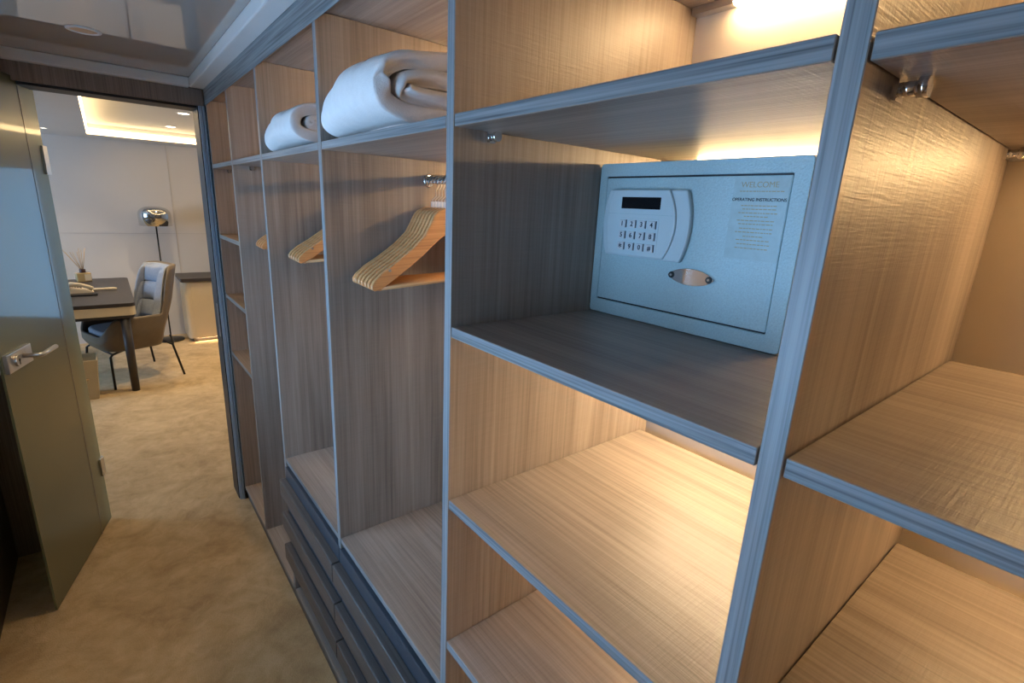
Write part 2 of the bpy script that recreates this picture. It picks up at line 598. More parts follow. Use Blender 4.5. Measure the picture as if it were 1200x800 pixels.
# ceiling with a raised tray lit by a cove
TX0, TX1, TY0, TY1, TZ = -0.455, 1.9, 3.45, 6.50, 2.225
bm = bmesh.new()
box(bm, -3.3, TX0, YD1, 6.95, CZ, 2.4); box(bm, TX1, 3.5, YD1, 6.95, CZ, 2.4)
box(bm, TX0, TX1, YD1, TY0, CZ, 2.4); box(bm, TX0, TX1, TY1, 6.95, CZ, 2.4)
box(bm, TX0, TX1, TY0, TY1, TZ, 2.4)
cabin_ceiling = struct('ceiling_cabin', bm, 'cabin_ceiling')
bm = bmesh.new()
e = 0.012
box(bm, TX0+0.001, TX0+e, TY0+0.02, TY1-0.02, CZ+0.006, CZ+0.052)
box(bm, TX1-e, TX1-0.001, TY0+0.02, TY1-0.02, CZ+0.006, CZ+0.052)
box(bm, TX0+0.02, TX1-0.02, TY1-e, TY1-0.001, CZ+0.006, CZ+0.052)
box(bm, TX0+0.02, TX1-0.02, TY0+0.001, TY0+e, CZ+0.006, CZ+0.052)
cove = obj('cove_light', bm, 'cove_light')
props(cove, 'warm glowing light strip around the raised ceiling tray of the cabin', 'light')


def downlight(x, y, z, r, lit, label, group=None):
    t = empty('downlight', (x, y, z), label=label, cat='light', group=group)
    bm = bmesh.new()
    lathe(bm, [(r*0.78, 0.0), (r*0.80, -0.004), (r, -0.003), (r*1.02, 0.0)], seg=28)
    obj('rim', bm, 'white_paint', t)
    bm = bmesh.new()
    lathe(bm, [(0, -0.0015), (r*0.5, -0.0018), (r*0.79, -0.001)], seg=28)
    obj('lens', bm, 'lamp_light' if lit else 'lamp_lens', t)
    if True:
        l = bpy.data.lights.new('downlight_beam', 'SPOT')
        l.energy = 62.0*(r/0.048)**2 if lit else 17.0
        l.color = (1.0, 0.74, 0.42)
        l.spot_size = math.radians(96 if lit else 84)
        l.spot_blend = 0.8
        l.shadow_soft_size = r*0.7
        lo = bpy.data.objects.new('downlight_beam', l)
        sc.collection.objects.link(lo)
        lo.parent = t
        lo.location = (0, 0, -0.012)


downlight(-0.400, 2.30, CEIL, 0.046, False, 'round dim downlight in the glossy corridor ceiling')
downlight(-0.205, 4.21, TZ, 0.022, True, 'tiny lit spot in the ceiling tray, smallest and furthest left of the three')
downlight(0.17, 5.95, TZ, 0.048, True, 'lit round downlight in the ceiling tray, lower left of the two large ones')
downlight(0.155, 4.86, TZ, 0.048, True, 'lit round downlight in the ceiling tray nearest the door jamb')
downlight(-0.745, 6.28, CZ, 0.03, True, 'small lit downlight on the flat ceiling beside the glass door edge')

# ------------------------------------------------------------------ built-in wardrobe
T = 0.0204
PY = dict(A=0.150, B=0.683, C=1.274, D=1.8505, E=2.324, F=2.7875, Z=-0.40)
SH = 0.018
D_IN, D_SHELF = 0.580, 0.552
TOP = 2.045
S1, S2, S3, S4 = 1.770, 1.446, 1.124, 0.808
R1, R2, R3 = 1.766, 1.447, 1.126
BN, FL = 0.683, 0.088
wd = empty('wardrobe', (0, 0, 0), label='long open built-in wardrobe of grey-brown wood with shelves, hanging bays and drawers', cat='wardrobe')
for k in 'ZABCDEF':
    y = PY[k]
    obj('partition', B(0.0, D_IN, y, y+T, 0.07, TOP-0.001, front=1), ['wood_vertical', 'edge_vertical'], wd, bevel=0.0008, seg=1)
obj('top_panel', B(0.021, D_IN, PY['Z'], PY['F']+T, TOP, TOP+0.018), 'wood_along', wd)
obj('fascia', B(-0.003, -0.0003, PY['Z'], 2.812, 2.022, 2.092), 'edge_along', wd, bevel=0.001, label='grey fascia board under the ceiling')
obj('plinth', B(0.012, 0.03, PY['Z'], PY['F']+T, 0.0, 0.07), 'wood_drawer', wd, label='low recessed plinth')
obj('base_panel', B(0.0, D_IN, PY['Z'], PY['F']+T, FL-SH, FL, front=1), ['wood_along', 'edge_along'], wd, bevel=0.0008, seg=1)

BAYS = [('Z', 'A'), ('A', 'B'), ('B', 'C'), ('C', 'D'), ('D', 'E'), ('E', 'F')]


def span(a, b):
    return PY[a]+T+0.0005, PY[b]-0.0005


for a, b in BAYS:
    y0, y1 = span(a, b)
    obj('back_panel', B(D_IN, D_IN+0.018, y0-0.01, y1+0.01, FL, TOP), 'back_cream', wd, label='plain cream back panel')


def clip(x, y, z, side):
    """metal shelf pin under a shelf: plate on the partition (side = +1 when it sits on the low-y partition)"""
    bm = bmesh.new()
    s = side
    ys = sorted((y, y+s*0.004))
    box(bm, x-0.008, x+0.008, ys[0], ys[1], z-0.016, z)
    tube(bm, [(x, y, z-0.0075), (x, y+s*0.016, z-0.0075)], 0.0055, 12)
    tube(bm, [(x, y+s*0.015, z-0.0075), (x, y+s*0.022, z-0.0075)], 0.0075, 14)
    obj('shelf_pin', bm, 'chrome', wd, label='small chrome shelf pin')


def shelf(a, b, z, pins=True, front=0.0005, back=D_SHELF):
    y0, y1 = span(a, b)
    o = obj('shelf', B(front, back, y0+0.0015, y1-0.0015, z-SH, z, front=1), ['wood_along', 'edge_along'], wd, bevel=0.0008, seg=1)
    if pins:
        for x in (0.067, 0.535):
            clip(x, y0, z-SH, 1)
            clip(x, y1, z-SH, -1)
    return o


def strip(a, b, z, inset=0.06, gain='strip_light'):
    """aluminium light channel at the back, just under z, with its glowing diffuser"""
    y0, y1 = span(a, b)
    o = obj('light_channel', B(0.556, 0.579, y0+0.002, y1-0.002, z-0.014, z-0.001), 'aluminium', wd, label='slim metal light channel')
    bm = bmesh.new()
    pts = [(0.5555, z-0.004), (0.5555, z-0.012), (0.559, z-0.0155), (0.574, z-0.0155), (0.574, z-0.0145), (0.5562, z-0.0040)]
    f = [(x, zz) for x, zz in pts]
    prism(bm, f, XZ, y0+inset, y1-inset)
    obj('diffuser', bm, gain if gain else 'strip_light', o, label='glowing warm diffuser')


for z in (S1, S2, S3, S4):
    shelf('A', 'B', z)
for z in (R1, R2, R3):
    shelf('Z', 'A', z)
shelf('Z', 'A', 0.808)
for a, b in (('B', 'C'), ('C', 'D'), ('D', 'E'), ('E', 'F')):
    shelf(a, b, S1, pins=(a in 'DE'))
for z in (1.452, 1.163, 0.867):
    shelf('E', 'F', z)
for a, b in (('B', 'C'), ('C', 'D')):
    shelf(a, b, BN, pins=False, front=0.001, back=D_IN)
strip('A', 'B', TOP, 0.09, 'strip_mid')
strip('A', 'B', S1-SH, 0.06, 'strip_mid')
strip('A', 'B', S2-SH, 0.06, 'strip_bright')
strip('A', 'B', S3-SH)
strip('A', 'B', S4-SH)
for z in (TOP, R1-SH, R2-SH, R3-SH):
    strip('Z', 'A', z, 0.09)
for a, b in (('B', 'C'), ('C', 'D'), ('D', 'E'), ('E', 'F')):
    strip(a, b, TOP, 0.06, 'strip_mid' if a in 'BC' else None)
    strip(a, b, S1-SH)
for z in (1.452, 1.163, 0.867):
    strip('E', 'F', z-SH, 0.06, 'strip_soft')

# hanging rails
RX, RZ = 0.288, 1.700
for a, b in (('B', 'C'), ('C', 'D'), ('D', 'E')):
    y0, y1 = span(a, b)
    bm = bmesh.new()
    tube(bm, [(RX, y0, RZ), (RX, y1, RZ)], 0.0100, 16)
    r = obj('hanging_rail', bm, 'chrome', wd, label='chrome hanging rail')
    for y, s in ((y0, 1), (y1, -1)):
        bm = bmesh.new()
        tube(bm, [(RX, y, RZ), (RX, y+s*0.004, RZ), (RX, y+s*0.007, RZ)], [0.017, 0.017, 0.015], 20)
        obj('flange', bm, 'chrome', r)

# drawers: three to a bay, each front a recessed face with a proud grip lip below
for a, b in (('B', 'C'), ('C', 'D')):
    y0, y1 = PY[a]+T*0.5+0.003, PY[b]+T*0.5-0.003
    yi0, yi1 = span(a, b)
    for k in range(3):
        zt = 0.645-0.142*k
        zl = zt-0.048                   # ledge of the lip
        zb = zt-0.140
        bm = bmesh.new()
        x0 = 0.024
        box(bm, x0, 0.50, yi0+0.012, yi0+0.024, zb+0.02, zt-0.02)
        box(bm, x0, 0.50, yi1-0.024, yi1-0.012, zb+0.02, zt-0.02)
        box(bm, 0.488, 0.50, yi0+0.024, yi1-0.024, zb+0.02, zt-0.02)
        box(bm, x0, 0.488, yi0+0.024, yi1-0.024, zb+0.02, zb+0.03)
        dr = obj('drawer', bm, 'wood_drawer', wd)
        bm = bmesh.new()
        box(bm, -0.002, 0.022, y0, y1, zb+0.002, zt)
        obj('drawer_front', bm, 'drawer_graphite', dr, bevel=0.0015)
        bm = bmesh.new()
        pf = [(-0.0021, zl), (-0.024, zl), (-0.026, zl-0.003), (-0.026, zl-0.066), (-0.0021, zl-0.092)]
        prism(bm, pf, XZ, y0, y1)
        obj('grip_lip', bm, 'wood_drawer', dr, bevel=0.002)

# ------------------------------------------------------------------ safe
SX = 0.330                         # plane of the face
sf = empty('safe', (0.43, 0.49, S2), label='pale grey steel hotel safe with keypad standing on the wardrobe shelf', cat='safe')


def sobj(name, bm, mat, parent=None, **k):
    """build in world coordinates, store in the safe's frame"""
    bmesh.ops.translate(bm, verts=bm.verts[:], vec=-Vector(sf.location))
    return obj(name, bm, mat, parent or sf, **k)


Y0, Y1, Z0, Z1 = 0.303, 0.6815, S2+0.0005, 1.7275
bm = bmesh.new()
prism(bm, rrect(Y0+0.006, Y1-0.006, Z0+0.003, Z1-0.005, 0.006), YZ, SX+0.004, SX+0.19)
for yy in (Y0+0.04, Y1-0.04):      # low feet
    for xx in (SX+0.03, SX+0.16):
        box(bm, xx-0.01, xx+0.01, yy-0.01, yy+0.01, Z0, Z0+0.0032)
sobj('body', bm, 'safe_paint', bevel=0.002)
# face frame with an opening for the door
bm = bmesh.new()
dy0, dy1, dz0, dz1 = 0.327, 0.664, 1.4735, 1.7045
outer = rrect(Y0, Y1, Z0+0.0005, Z1, 0.007, 6)
inner = rrect(dy0, dy1, dz0, dz1, 0.002, 6)
def ring_plate(bm, outer, inner, d0, d1):
    fo = [bm.verts.new((d0, y, z)) for y, z in outer]; fi = [bm.verts.new((d0, y, z)) for y, z in inner]
    bo = [bm.verts.new((d1, y, z)) for y, z in outer]; bi = [bm.verts.new((d1, y, z)) for y, z in inner]
    n = len(outer)
    for i in range(n):
        j = (i+1) % n
        for q in ((fo[i], fo[j], fi[j], fi[i]), (bo[i], bi[i], bi[j], bo[j]), (fo[i], bo[i], bo[j], fo[j]), (fi[i], fi[j], bi[j], bi[i])):
            bm.faces.new(q)
ring_plate(bm, outer, inner, SX, SX+0.004)
sobj('face_frame', bm, 'safe_paint', bevel=0.0012)
bm = bmesh.new()
prism(bm, rrect(dy0+0.0006, dy1-0.0006, dz0+0.0028, dz1-0.0028, 0.002), YZ, SX+0.0004, SX+0.0038)
door = sobj('door', bm, 'safe_paint', bevel=0.0008)
sobj('door_gap', B(SX+0.0032, SX+0.0040, dy0, dy1, dz1-0.0032, dz1), 'black_seal', door, label='dark gap above the door')
sobj('door_gap', B(SX+0.0032, SX+0.0040, dy0, dy1, dz0, dz0+0.0032), 'black_seal', door, label='dark gap below the door')

# keypad housing: barrel-shaped plastic cover, a stepped right-hand cheek
def bulge(y0, y1, z0, z1, bl, br, n=12):
    """outline whose left (high y) and right (low y) sides bow outward by bl and br"""
    out = []
    for k in range(n+1):
        t = k/n
        out.append((y0 - br*(4*t*(1-t)), z0+(z1-z0)*t))
    for k in range(n+1):
        t = 1-k/n
        out.append((y1 + bl*(4*t*(1-t)), z0+(z1-z0)*t))
    return out


bm = bmesh.new()
prism(bm, bulge(0.484, 0.645, 1.563, 1.681, 0.012, 0.012), YZ, SX-0.010, SX+0.0006)
hs = sobj('keypad_housing', bm, 'safe_plastic', bevel=0.003)
bm = bmesh.new()
prism(bm, bulge(0.514, 0.633, 1.5655, 1.6805, 0.010, 0.018), YZ, SX-0.0150, SX-0.0095)
sobj('front_cover', bm, 'safe_plastic', hs, bevel=0.0022)
sobj('cover_seam', B(SX-0.0153, SX-0.0149, 0.500, 0.640, 1.6385, 1.6392), 'safe_paint', hs)
bm = bmesh.new()
prism(bm, rrect(0.528, 0.611, 1.648, 1.668, 0.001), YZ, SX-0.0156, SX-0.0149)
sobj('display', bm, 'display_black', hs, label='black display window')
bm = bmesh.new()
prism(bm, rrect(0.527, 0.6165, 1.570, 1.632, 0.004), YZ, SX-0.0155, SX-0.0148)
sobj('key_field', bm, 'safe_plastic', hs, bevel=0.0004)
chars = ['1', '2', '3', '4', '5', '6', '7', '8', '*', '9', '0', '#']
for i, ch in enumerate(chars):
    r, c = divmod(i, 4)
    ky, kz = 0.6035-0.0213*c, 1.6215-0.0198*r
    bm = bmesh.new()
    prism(bm, rrect(ky-0.0068, ky+0.0068, kz-0.0066, kz+0.0066, 0.0015, 3), YZ, SX-0.0180, SX-0.0154)
    kobj = sobj('key', bm, 'safe_key', hs, bevel=0.0006)
    L = Vector((SX-0.0183, ky+0.0003, kz if ch != '*' else kz-0.003)) - Vector(sf.location)
    text_obj('digit', ch, 0.0115 if ch != '*' else 0.018, L, 'ink_dark', kobj, 0.0002, 0.0002, label='dark printed key symbol')
    bm = bmesh.new()     # dark strip painting the shade on the right of the key
    box(bm, SX-0.0160, SX-0.0154, ky-0.0084, ky-0.0069, kz-0.0064, kz+0.0072)
    sobj('key_shade', bm, 'ink_dark', kobj, label='dark strip painted as shade beside the key')

# lock escutcheon: lens-shaped polished plate with two black screws
def lens(cy, cz, hw, hh, n=14):
    out = []
    for k in range(n+1):
        t = -1+2*k/n
        out.append((cy+hw*t, cz-hh*(1-abs(t)**2.0)-0.0035*(1-abs(t)**8)))
    for k in range(n+1):
        t = 1-2*k/n
        out.append((cy+hw*t, cz+hh*(1-abs(t)**2.0)+0.0035*(1-abs(t)**8)))
    return out


bm = bmesh.new()
prism(bm, lens(0.4625, 1.5415, 0.0435, 0.0105), YZ, SX-0.0022, SX+0.0006)
lk = sobj('lock_plate', bm, 'chrome', bevel=0.0006, label='polished eye-shaped lock cover')
for yy in (0.4985, 0.4285):
    bm = bmesh.new()
    tube(bm, [(SX-0.0020, yy, 1.5415), (SX-0.0042, yy, 1.5415)], [0.0058, 0.0050], 20)
    s = sobj('screw', bm, 'ink_black', lk, label='black ring screw')
    bm = bmesh.new()
    tube(bm, [(SX-0.0040, yy, 1.5415), (SX-0.0046, yy, 1.5415)], 0.0022, 14)
    sobj('screw_core', bm, 'chrome', s, label='bright screw core')

# instruction label
bm = bmesh.new()
prism(bm, rrect(0.329, 0.411, 1.580, 1.700, 0.001), YZ, SX-0.0001, SX+0.0006)
lb = sobj('instruction_label', bm, 'label_film', label='glossy clear instruction sticker')
so = Vector(sf.location)
text_obj('heading', 'WELCOME', 0.0115, Vector((SX-0.0003, 0.372, 1.6885))-so, 'ink_gold', lb, 0.0001, label='gold printed heading')
text_obj('title', 'OPERATING INSTRUCTIONS', 0.0063, Vector((SX-0.0003, 0.3705, 1.6675))-so, 'ink_black', lb, 0.0001, 0.00012, label='black printed title')
bm = bmesh.new()
rr = random.Random(3)
for z, w in ((1.6795, 0.060), (1.659, 0.05), (1.654, 0.044), (1.6485, 0.055), (1.6435, 0.036), (1.6375, 0.056), (1.6325, 0.050), (1.626, 0.045), (1.6205, 0.056), (1.6145, 0.03), (1.609, 0.05), (1.603, 0.046), (1.597, 0.05)):
    y = 0.3705+w/2
    while y > 0.3705-w/2:
        l = rr.uniform(0.002, 0.006)
        box(bm, SX-0.00025, SX-0.00005, y-l, y, z-0.0007, z+0.0007)
        y -= l+0.0012
sobj('fine_print', bm, 'ink_gold', lb, label='rows of tiny faded gold print')

# ------------------------------------------------------------------ wooden hangers
def make_hanger():
    t = empty('clothes_hanger', (0, 0, 0), cat='hanger')
    topc = [(0, .003), (.024, .003), (.044, -.004), (.056, -.014), (.068, -.035), (.085, -.062), (.12, -.092), (.169, -.124), (.208, -.146), (.230, -.163), (.238, -.174)]
    botc = [(.238, -.184), (.230, -.190), (.212, -.186), (.17, -.162), (.13, -.138), (.10, -.118), (.06, -.088), (.03, -.068), (0, -.060)]
    half = topc+botc
    out = half + [(-a, b) for a, b in half[::-1] if a > 0]
    bm = bmesh.new()
    z0 = -0.0825
    prism(bm, [(a, b+z0) for a, b in out], XZ, -0.006, 0.006)
    obj('body', bm, 'hanger_wood', t, bevel=0.0032, seg=3)
    bm = bmesh.new()
    tube(bm, [(0, 0, z0-0.012), (0, 0, z0+0.018)], 0.0042, 10)
    obj('ferrule', bm, 'white_paint', t, label='pale hook sleeve')
    bm = bmesh.new()
    R = 0.0200
    pts = [(0, 0, z0+0.016), (0, 0, -0.060), (0.012, 0, -0.050)]
    for k in range(15):
        a = math.radians(-55 + k*(235/14.0))
        pts.append((R*math.cos(a), 0, -R+0.0020+R*math.sin(a)))
    tube(bm, pts, 0.0021, 8)
    obj('hook', bm, 'steel', t, label='steel wire hook')
    bm = bmesh.new()
    zb = z0-0.180
    tube(bm, [(-0.214, 0, zb-0.004), (0.214, 0, zb-0.004)], 0.0055, 10)
    for s in (-1, 1):
        tube(bm, [(s*0.214, 0, zb+0.012), (s*0.216, 0, zb-0.010)], 0.0045, 8)
    obj('trouser_bar', bm, 'hanger_wood', t)
    for s in (-1, 1):
        bm = bmesh.new()
        tube(bm, [(s*0.188, -0.0075, z0-0.142), (s*0.188, 0.0075, z0-0.142)], 0.0035, 10)
        obj('pin', bm, 'steel', t, label='small metal pin')
    return t


hz = RZ+0.0100+0.0006
proto = make_hanger()
GH = 'wooden hangers on the wardrobe rails'
ORD = ['nearest the left panel', 'second from the left panel', 'third from the left panel', 'fourth from the left panel', 'fifth from the left panel', 'sixth from the left panel', 'seventh and last from the left panel']
first = True
for bay, ys, where in (('BC', [1.254, 1.238, 1.222, 1.206, 1.190, 1.174, 1.158], 'below the big folded robe'),
                       ('CD', [1.826, 1.808, 1.790, 1.772, 1.755], 'below the smaller flat folded robe'),
                       ('DE', [2.300, 2.284, 2.268, 2.252], 'in the narrow bay with an empty top shelf')):
    for i, y in enumerate(ys):
        lab = 'wooden hanger %s, %s' % (where, ORD[i].replace('seventh and last', 'seventh') if i < len(ys)-1 else 'furthest from the left panel')
        rz = 0.0
        if first:
            h = proto
            h.location = (RX, y, hz)
            h.rotation_euler = (0, -0.03, rz)
            props(h, lab, group=GH)
            first = False
        else:
            h = copy_tree(proto, (RX, y, hz), rz, lab, GH, -0.02-0.045*i/len(ys))

# ------------------------------------------------------------------ folded robes (thick cloth rolled flat)
from mathutils import noise as mnoise


def rolled_robe(name, loc, w, h, ln, turns, label, seed, far_drop=0.42, th=0.033, flap=0.012):
    """thick cloth folded over itself: a flattened spiral in the x-z plane swept along y"""
    t = bmesh.new()
    per = 56
    steps = int(turns*per)
    gap = (h*0.5-0.010)/turns
    path = []
    for i in range(steps+1):
        a = 2*PI*i/per + 1.40*PI
        sh = i/per*gap
        hw, hh = max(w*0.5-sh*1.15, 0.02), max(h*0.5-sh, 0.005)
        c, s = math.cos(a), math.sin(a)
        ex = 0.58 if i < per else 0.75
        px = hw*math.copysign(abs(c)**ex, c)
        pz = hh*math.copysign(abs(s)**ex, s)
        if i < 7:                              # loose outer end lies on the shelf in front
            px -= flap*(1-i/7.0)
        path.append((px, pz, i/steps))
    ny = 40
    verts = []
    for j in range(ny+1):
        v = j/ny
        y = (v-0.5)*ln
        far = max(0.0, (v-0.60)/0.40)
        near = max(0.0, (0.22-v)/0.22)
        kz = 1-far_drop*far**1.4-0.05*near**2
        kx = 1-0.06*far**2
        row = []
        for px, pz, u in path:
            q = Vector((px*5+seed, y*4+u*1.5, pz*5))
            d = (0.75+0.9*u)*mnoise.noise(q)*0.032 + (0.5-abs(mnoise.noise(q*2.1)))*0.026 + (0.5-abs(mnoise.noise(q*4.3+Vector((4, 4, 1)))))*0.012 - 0.015
            e = mnoise.noise(q*1.3+Vector((9, 3, 5)))*0.016 + mnoise.noise(q*3.6+Vector((2, 8, 1)))*0.005
            crease = -0.010*math.exp(-((y*1.0+px*0.5+0.02)/0.018)**2) - 0.007*math.exp(-((y-px*0.7-0.07)/0.014)**2)
            up = max(0.0, (pz/(h*0.5)+0.35)/1.35)
            slope = -0.10*h*max(0, -px/(w*0.5))
            zz = (pz+h*0.5+slope*up)*kz + (d*0.55+crease)*up
            xx = px*kx + (e+0.5*d)*(0.4+0.6*up)
            yy = y + 0.018*mnoise.noise(Vector((px*6, seed*2, pz*14+u*3)))*(near*1.2+0.2) - near*0.010*u
            yy = max(-ln*0.5, min(ln*0.5, yy))
            row.append(t.verts.new((xx, yy, max(zz, th*0.5+0.002))))
        verts.append(row)
    for j in range(ny):
        for i in range(steps):
            f = t.faces.new((verts[j][i], verts[j][i+1], verts[j+1][i+1], verts[j+1][i]))
            f.smooth = True
    me = bpy.data.meshes.new(name)
    t.to_mesh(me)
    t.free()
    me.materials.append(M['robe_white'])
    o = bpy.data.objects.new(name, me)
    sc.collection.objects.link(o)
    o.location = loc
    s = o.modifiers.new('solid', 'SOLIDIFY')
    s.thickness = th
    s.offset = 0
    u = o.modifiers.new('sub', 'SUBSURF')
    u.levels = u.render_levels = 1
    props(o, label, 'robe', 'folded white robes on the top shelf')
    return o


rolled_robe('folded_robe', (0.185, 1.092, S1), 0.43, 0.165, 0.325, 2.1, 'large thick folded white robe filling the shelf above the front hangers', 3.0)
rolled_robe('folded_robe', (0.190, 1.668, S1), 0.41, 0.145, 0.325, 1.9, 'smaller flatter folded white robe in the next bay towards the door', 11.0, 0.55, 0.030, 0.008)

# ------------------------------------------------------------------ glass door, open against the left
HX, HY = -0.592, 3.0
ang = math.atan2(2.375-3.016, -0.774+0.592)
dr = empty('door_1', (HX, HY, 0), ang)          # local +x runs from hinge to free edge
dr['kind'] = 'structure'
# local +y is the side away from the closet?  n = z x dir
obj('glass_panel', B(0.0, 0.652, -0.004, 0.004, 0.006, 2.036), 'frosted_glass', dr, bevel=0.001)
SIDE = 1 if (Vector((-math.sin(ang), math.cos(ang))).x > 0) else -1      # side that faces the closet
for z0, z1 in ((1.685, 1.80), (0.255, 0.345)):
    bm = bmesh.new()
    box(bm, -0.012, 0.030, -0.012, 0.012, z0, z1)
    tube(bm, [(-0.013, 0, z0), (-0.013, 0, z1)], 0.009, 12)
    obj('hinge', bm, 'aluminium', dr, bevel=0.001)
bm = bmesh.new()
box(bm, 0.463, 0.640, -0.016, 0.016, 0.992, 1.060)
lc = obj('lock_case', bm, 'aluminium', dr, bevel=0.002, label='satin metal lock case')
bm = bmesh.new()
tube(bm, [(0.58, SIDE*0.015, 1.026), (0.58, SIDE*0.024, 1.026)], 0.021, 24)
ky = obj('rose', bm, 'aluminium', lc, bevel=0.001)
bm = bmesh.new()
tube(bm, [(0.58, SIDE*0.0235, 1.028), (0.58, SIDE*0.0248, 1.028)], 0.0058, 14)
box(bm, 0.5775, 0.5825, *sorted((SIDE*0.0235, SIDE*0.0248)), 1.012, 1.027)
obj('keyhole', bm, 'black_seal', lc, label='black keyhole')
bm = bmesh.new()
tube(bm, [(0.53, SIDE*0.014, 1.030), (0.53, SIDE*0.062, 1.030), (0.526, SIDE*0.068, 1.030), (0.518, SIDE*0.070, 1.030), (0.412, SIDE*0.070, 1.030)], 0.0085, 14)
obj('lever_handle', bm, 'aluminium', lc, label='round metal lever handle')

# ------------------------------------------------------------------ cabin furniture
# desk
dk = empty('desk', (-0.72, 5.76, 0), label='desk with dark top, cream rounded apron and dark round legs', cat='desk')
def dloc(bm):
    bmesh.ops.translate(bm, verts=bm.verts[:], vec=-Vector(dk.location)); return bm
bm = bmesh.new(); prism(bm, rrect(-1.13, -0.315, 5.0, 6.53, 0.045, 8), XY, 0.727, 0.756)
obj('desk_top', dloc(bm), 'desk_dark', dk, bevel=0.003)
bm = bmesh.new(); prism(bm, rrect(-1.125, -0.317, 5.004, 6.526, 0.045, 8), XY, 0.655, 0.727)
obj('apron', dloc(bm), 'desk_cream', dk, bevel=0.002)
bm = bmesh.new(); prism(bm, rrect(-1.115, -0.327, 5.014, 6.516, 0.045, 8), XY, 0.632, 0.655)
obj('under_rail', dloc(bm), 'desk_dark', dk, bevel=0.002)
for x in (-1.03, -0.395):
    for y in (5.055, 6.45):
        bm = bmesh.new(); tube(bm, [(x, y, 0.632), (x, y, 0.0)], [0.034, 0.028], 20)
        obj('leg', dloc(bm), 'desk_dark', dk)

# desk chair
CF = Vector((-0.948, -0.320))
chair = empty('desk_chair', (-0.40, 5.50, 0), math.atan2(CF.y, CF.x), label='taupe tub chair with tufted grey inner back pushed under the desk', cat='chair')


def shell_pt(th, v, infl=0.0):
    """th: angle from the front (0) round to the back (pi); v: 0 at the bottom, 1 at the rim"""
    s = abs(th)/PI
    def sm(a, b, x):
        x = max(0, min(1, (x-a)/(b-a))); return x*x*(3-2*x)
    rim = 0.44 + 0.15*sm(0.12, 0.42, s) + 0.41*sm(0.66, 0.76, s)
    z = 0.30 + (rim-0.30)*v
    k = 0.80 + 0.20*min(1, v*1.8)**0.6
    a, b = 0.275*k-infl, 0.295*k-infl
    c, sn = math.cos(th), math.sin(th)
    ex = 0.52
    x = a*math.copysign(abs(c)**ex, c)
    y = b*math.copysign(abs(sn)**ex, sn)
    back = sm(0.55, 0.9, s)
    x -= back*max(0, z-0.42)*0.24
    y *= 1-0.08*back*max(0, (z-0.6)/0.4)
    return Vector((x, y, z))


bm = bmesh.new()
NT, NV = 64, 14
grid = [[bm.verts.new(shell_pt(-PI+2*PI*i/NT, j/NV)) for j in range(NV+1)] for i in range(NT)]
for i in range(NT):
    for j in range(NV):
        f = bm.faces.new((grid[i][j], grid[(i+1) % NT][j], grid[(i+1) % NT][j+1], grid[i][j+1])); f.smooth = True
f = bm.faces.new([grid[i][0] for i in range(NT)])
sh = obj('outer_shell', bm, 'leather_taupe', chair, label='taupe leather outer shell')
s = sh.modifiers.new('solid', 'SOLIDIFY'); s.thickness = 0.022; s.offset = -1
# tufted inner back pad
bm = bmesh.new()
NA, NV = 72, 48
rows = []
for i in range(NA+1):
    th = PI*0.56 + (2*PI-2*PI*0.56)*i/NA
    th = th if th <= PI else th-2*PI
    row = []
    for j in range(NV+1):
        v = 0.28+0.70*j/NV
        p = shell_pt(th, v, 0.0)
        u, w = i/NA*4.0, j/NV*3.0
        puff = 0.040*(abs(math.sin(PI*u))**0.4)*(abs(math.sin(PI*w))**0.4) + 0.026
        edge = min(i, NA-i, j, NV-j)
        puff = puff if edge > 2 else (0.012, 0.018, 0.022)[edge]
        q = shell_pt(th, v, puff+0.012)
        row.append(bm.verts.new(q))
    rows.append(row)
for i in range(NA):
    for j in range(NV):
        f = bm.faces.new((rows[i][j], rows[i+1][j], rows[i+1][j+1], rows[i][j+1])); f.smooth = True
pad = obj('tufted_back', bm, 'chair_fabric', chair, label='grey tufted fabric inner back')
s = pad.modifiers.new('solid', 'SOLIDIFY'); s.thickness = 0.014; s.offset = 0
for iu in (1, 2, 3):
    for iw in (1, 2):
        th = PI*0.56 + (2*PI-2*PI*0.56)*iu/4.0
        th = th if th <= PI else th-2*PI
        p = shell_pt(th, 0.28+0.70*iw/3.0, 0.040)
        bm = bmesh.new()
        lathe(bm, [(0, 0.006), (0.007, 0.004), (0.010, 0.0), (0.007, -0.004), (0, -0.006)], p, 12)
        obj('button', bm, 'chair_button', pad, label='dark covered button in the tufting')
bm = bmesh.new()
pts = []
for k in range(40):
    a = 2*PI*k/40
    c, sn = math.cos(a), math.sin(a)
    pts.append((0.01+0.225*math.copysign(abs(c)**0.6, c), 0.235*math.copysign(abs(sn)**0.6, sn)))
prism(bm, pts, XY, 0.31, 0.47)
obj('seat_cushion', bm, 'chair_fabric', chair, bevel=0.02, seg=3, label='grey fabric seat cushion')
for sx, sy in ((1, 1), (1, -1), (-1, 1), (-1, -1)):
    bm = bmesh.new()
    if sx < 0:
        pts = [(-0.265, sy*0.20, 0.37), (-0.268, sy*0.235, 0.31), (-0.255, sy*0.25, 0.29), (-0.30, sy*0.30, 0.0)]
    else:
        pts = [(0.10, sy*0.17, 0.292), (0.20, sy*0.235, 0.288), (0.222, sy*0.25, 0.27), (0.24, sy*0.30, 0.0)]
    tube(bm, pts, 0.0095, 10)
    obj('leg', bm, 'black_metal', chair, label='thin black metal leg')
bm = bmesh.new()
tube(bm, [(0.20, -0.23, 0.288), (0.20, 0.23, 0.288)], 0.008, 8)
tube(bm, [(-0.25, -0.245, 0.294), (-0.25, 0.245, 0.294)], 0.008, 8)
obj('under_frame', bm, 'black_metal', chair, label='black metal frame under the seat')

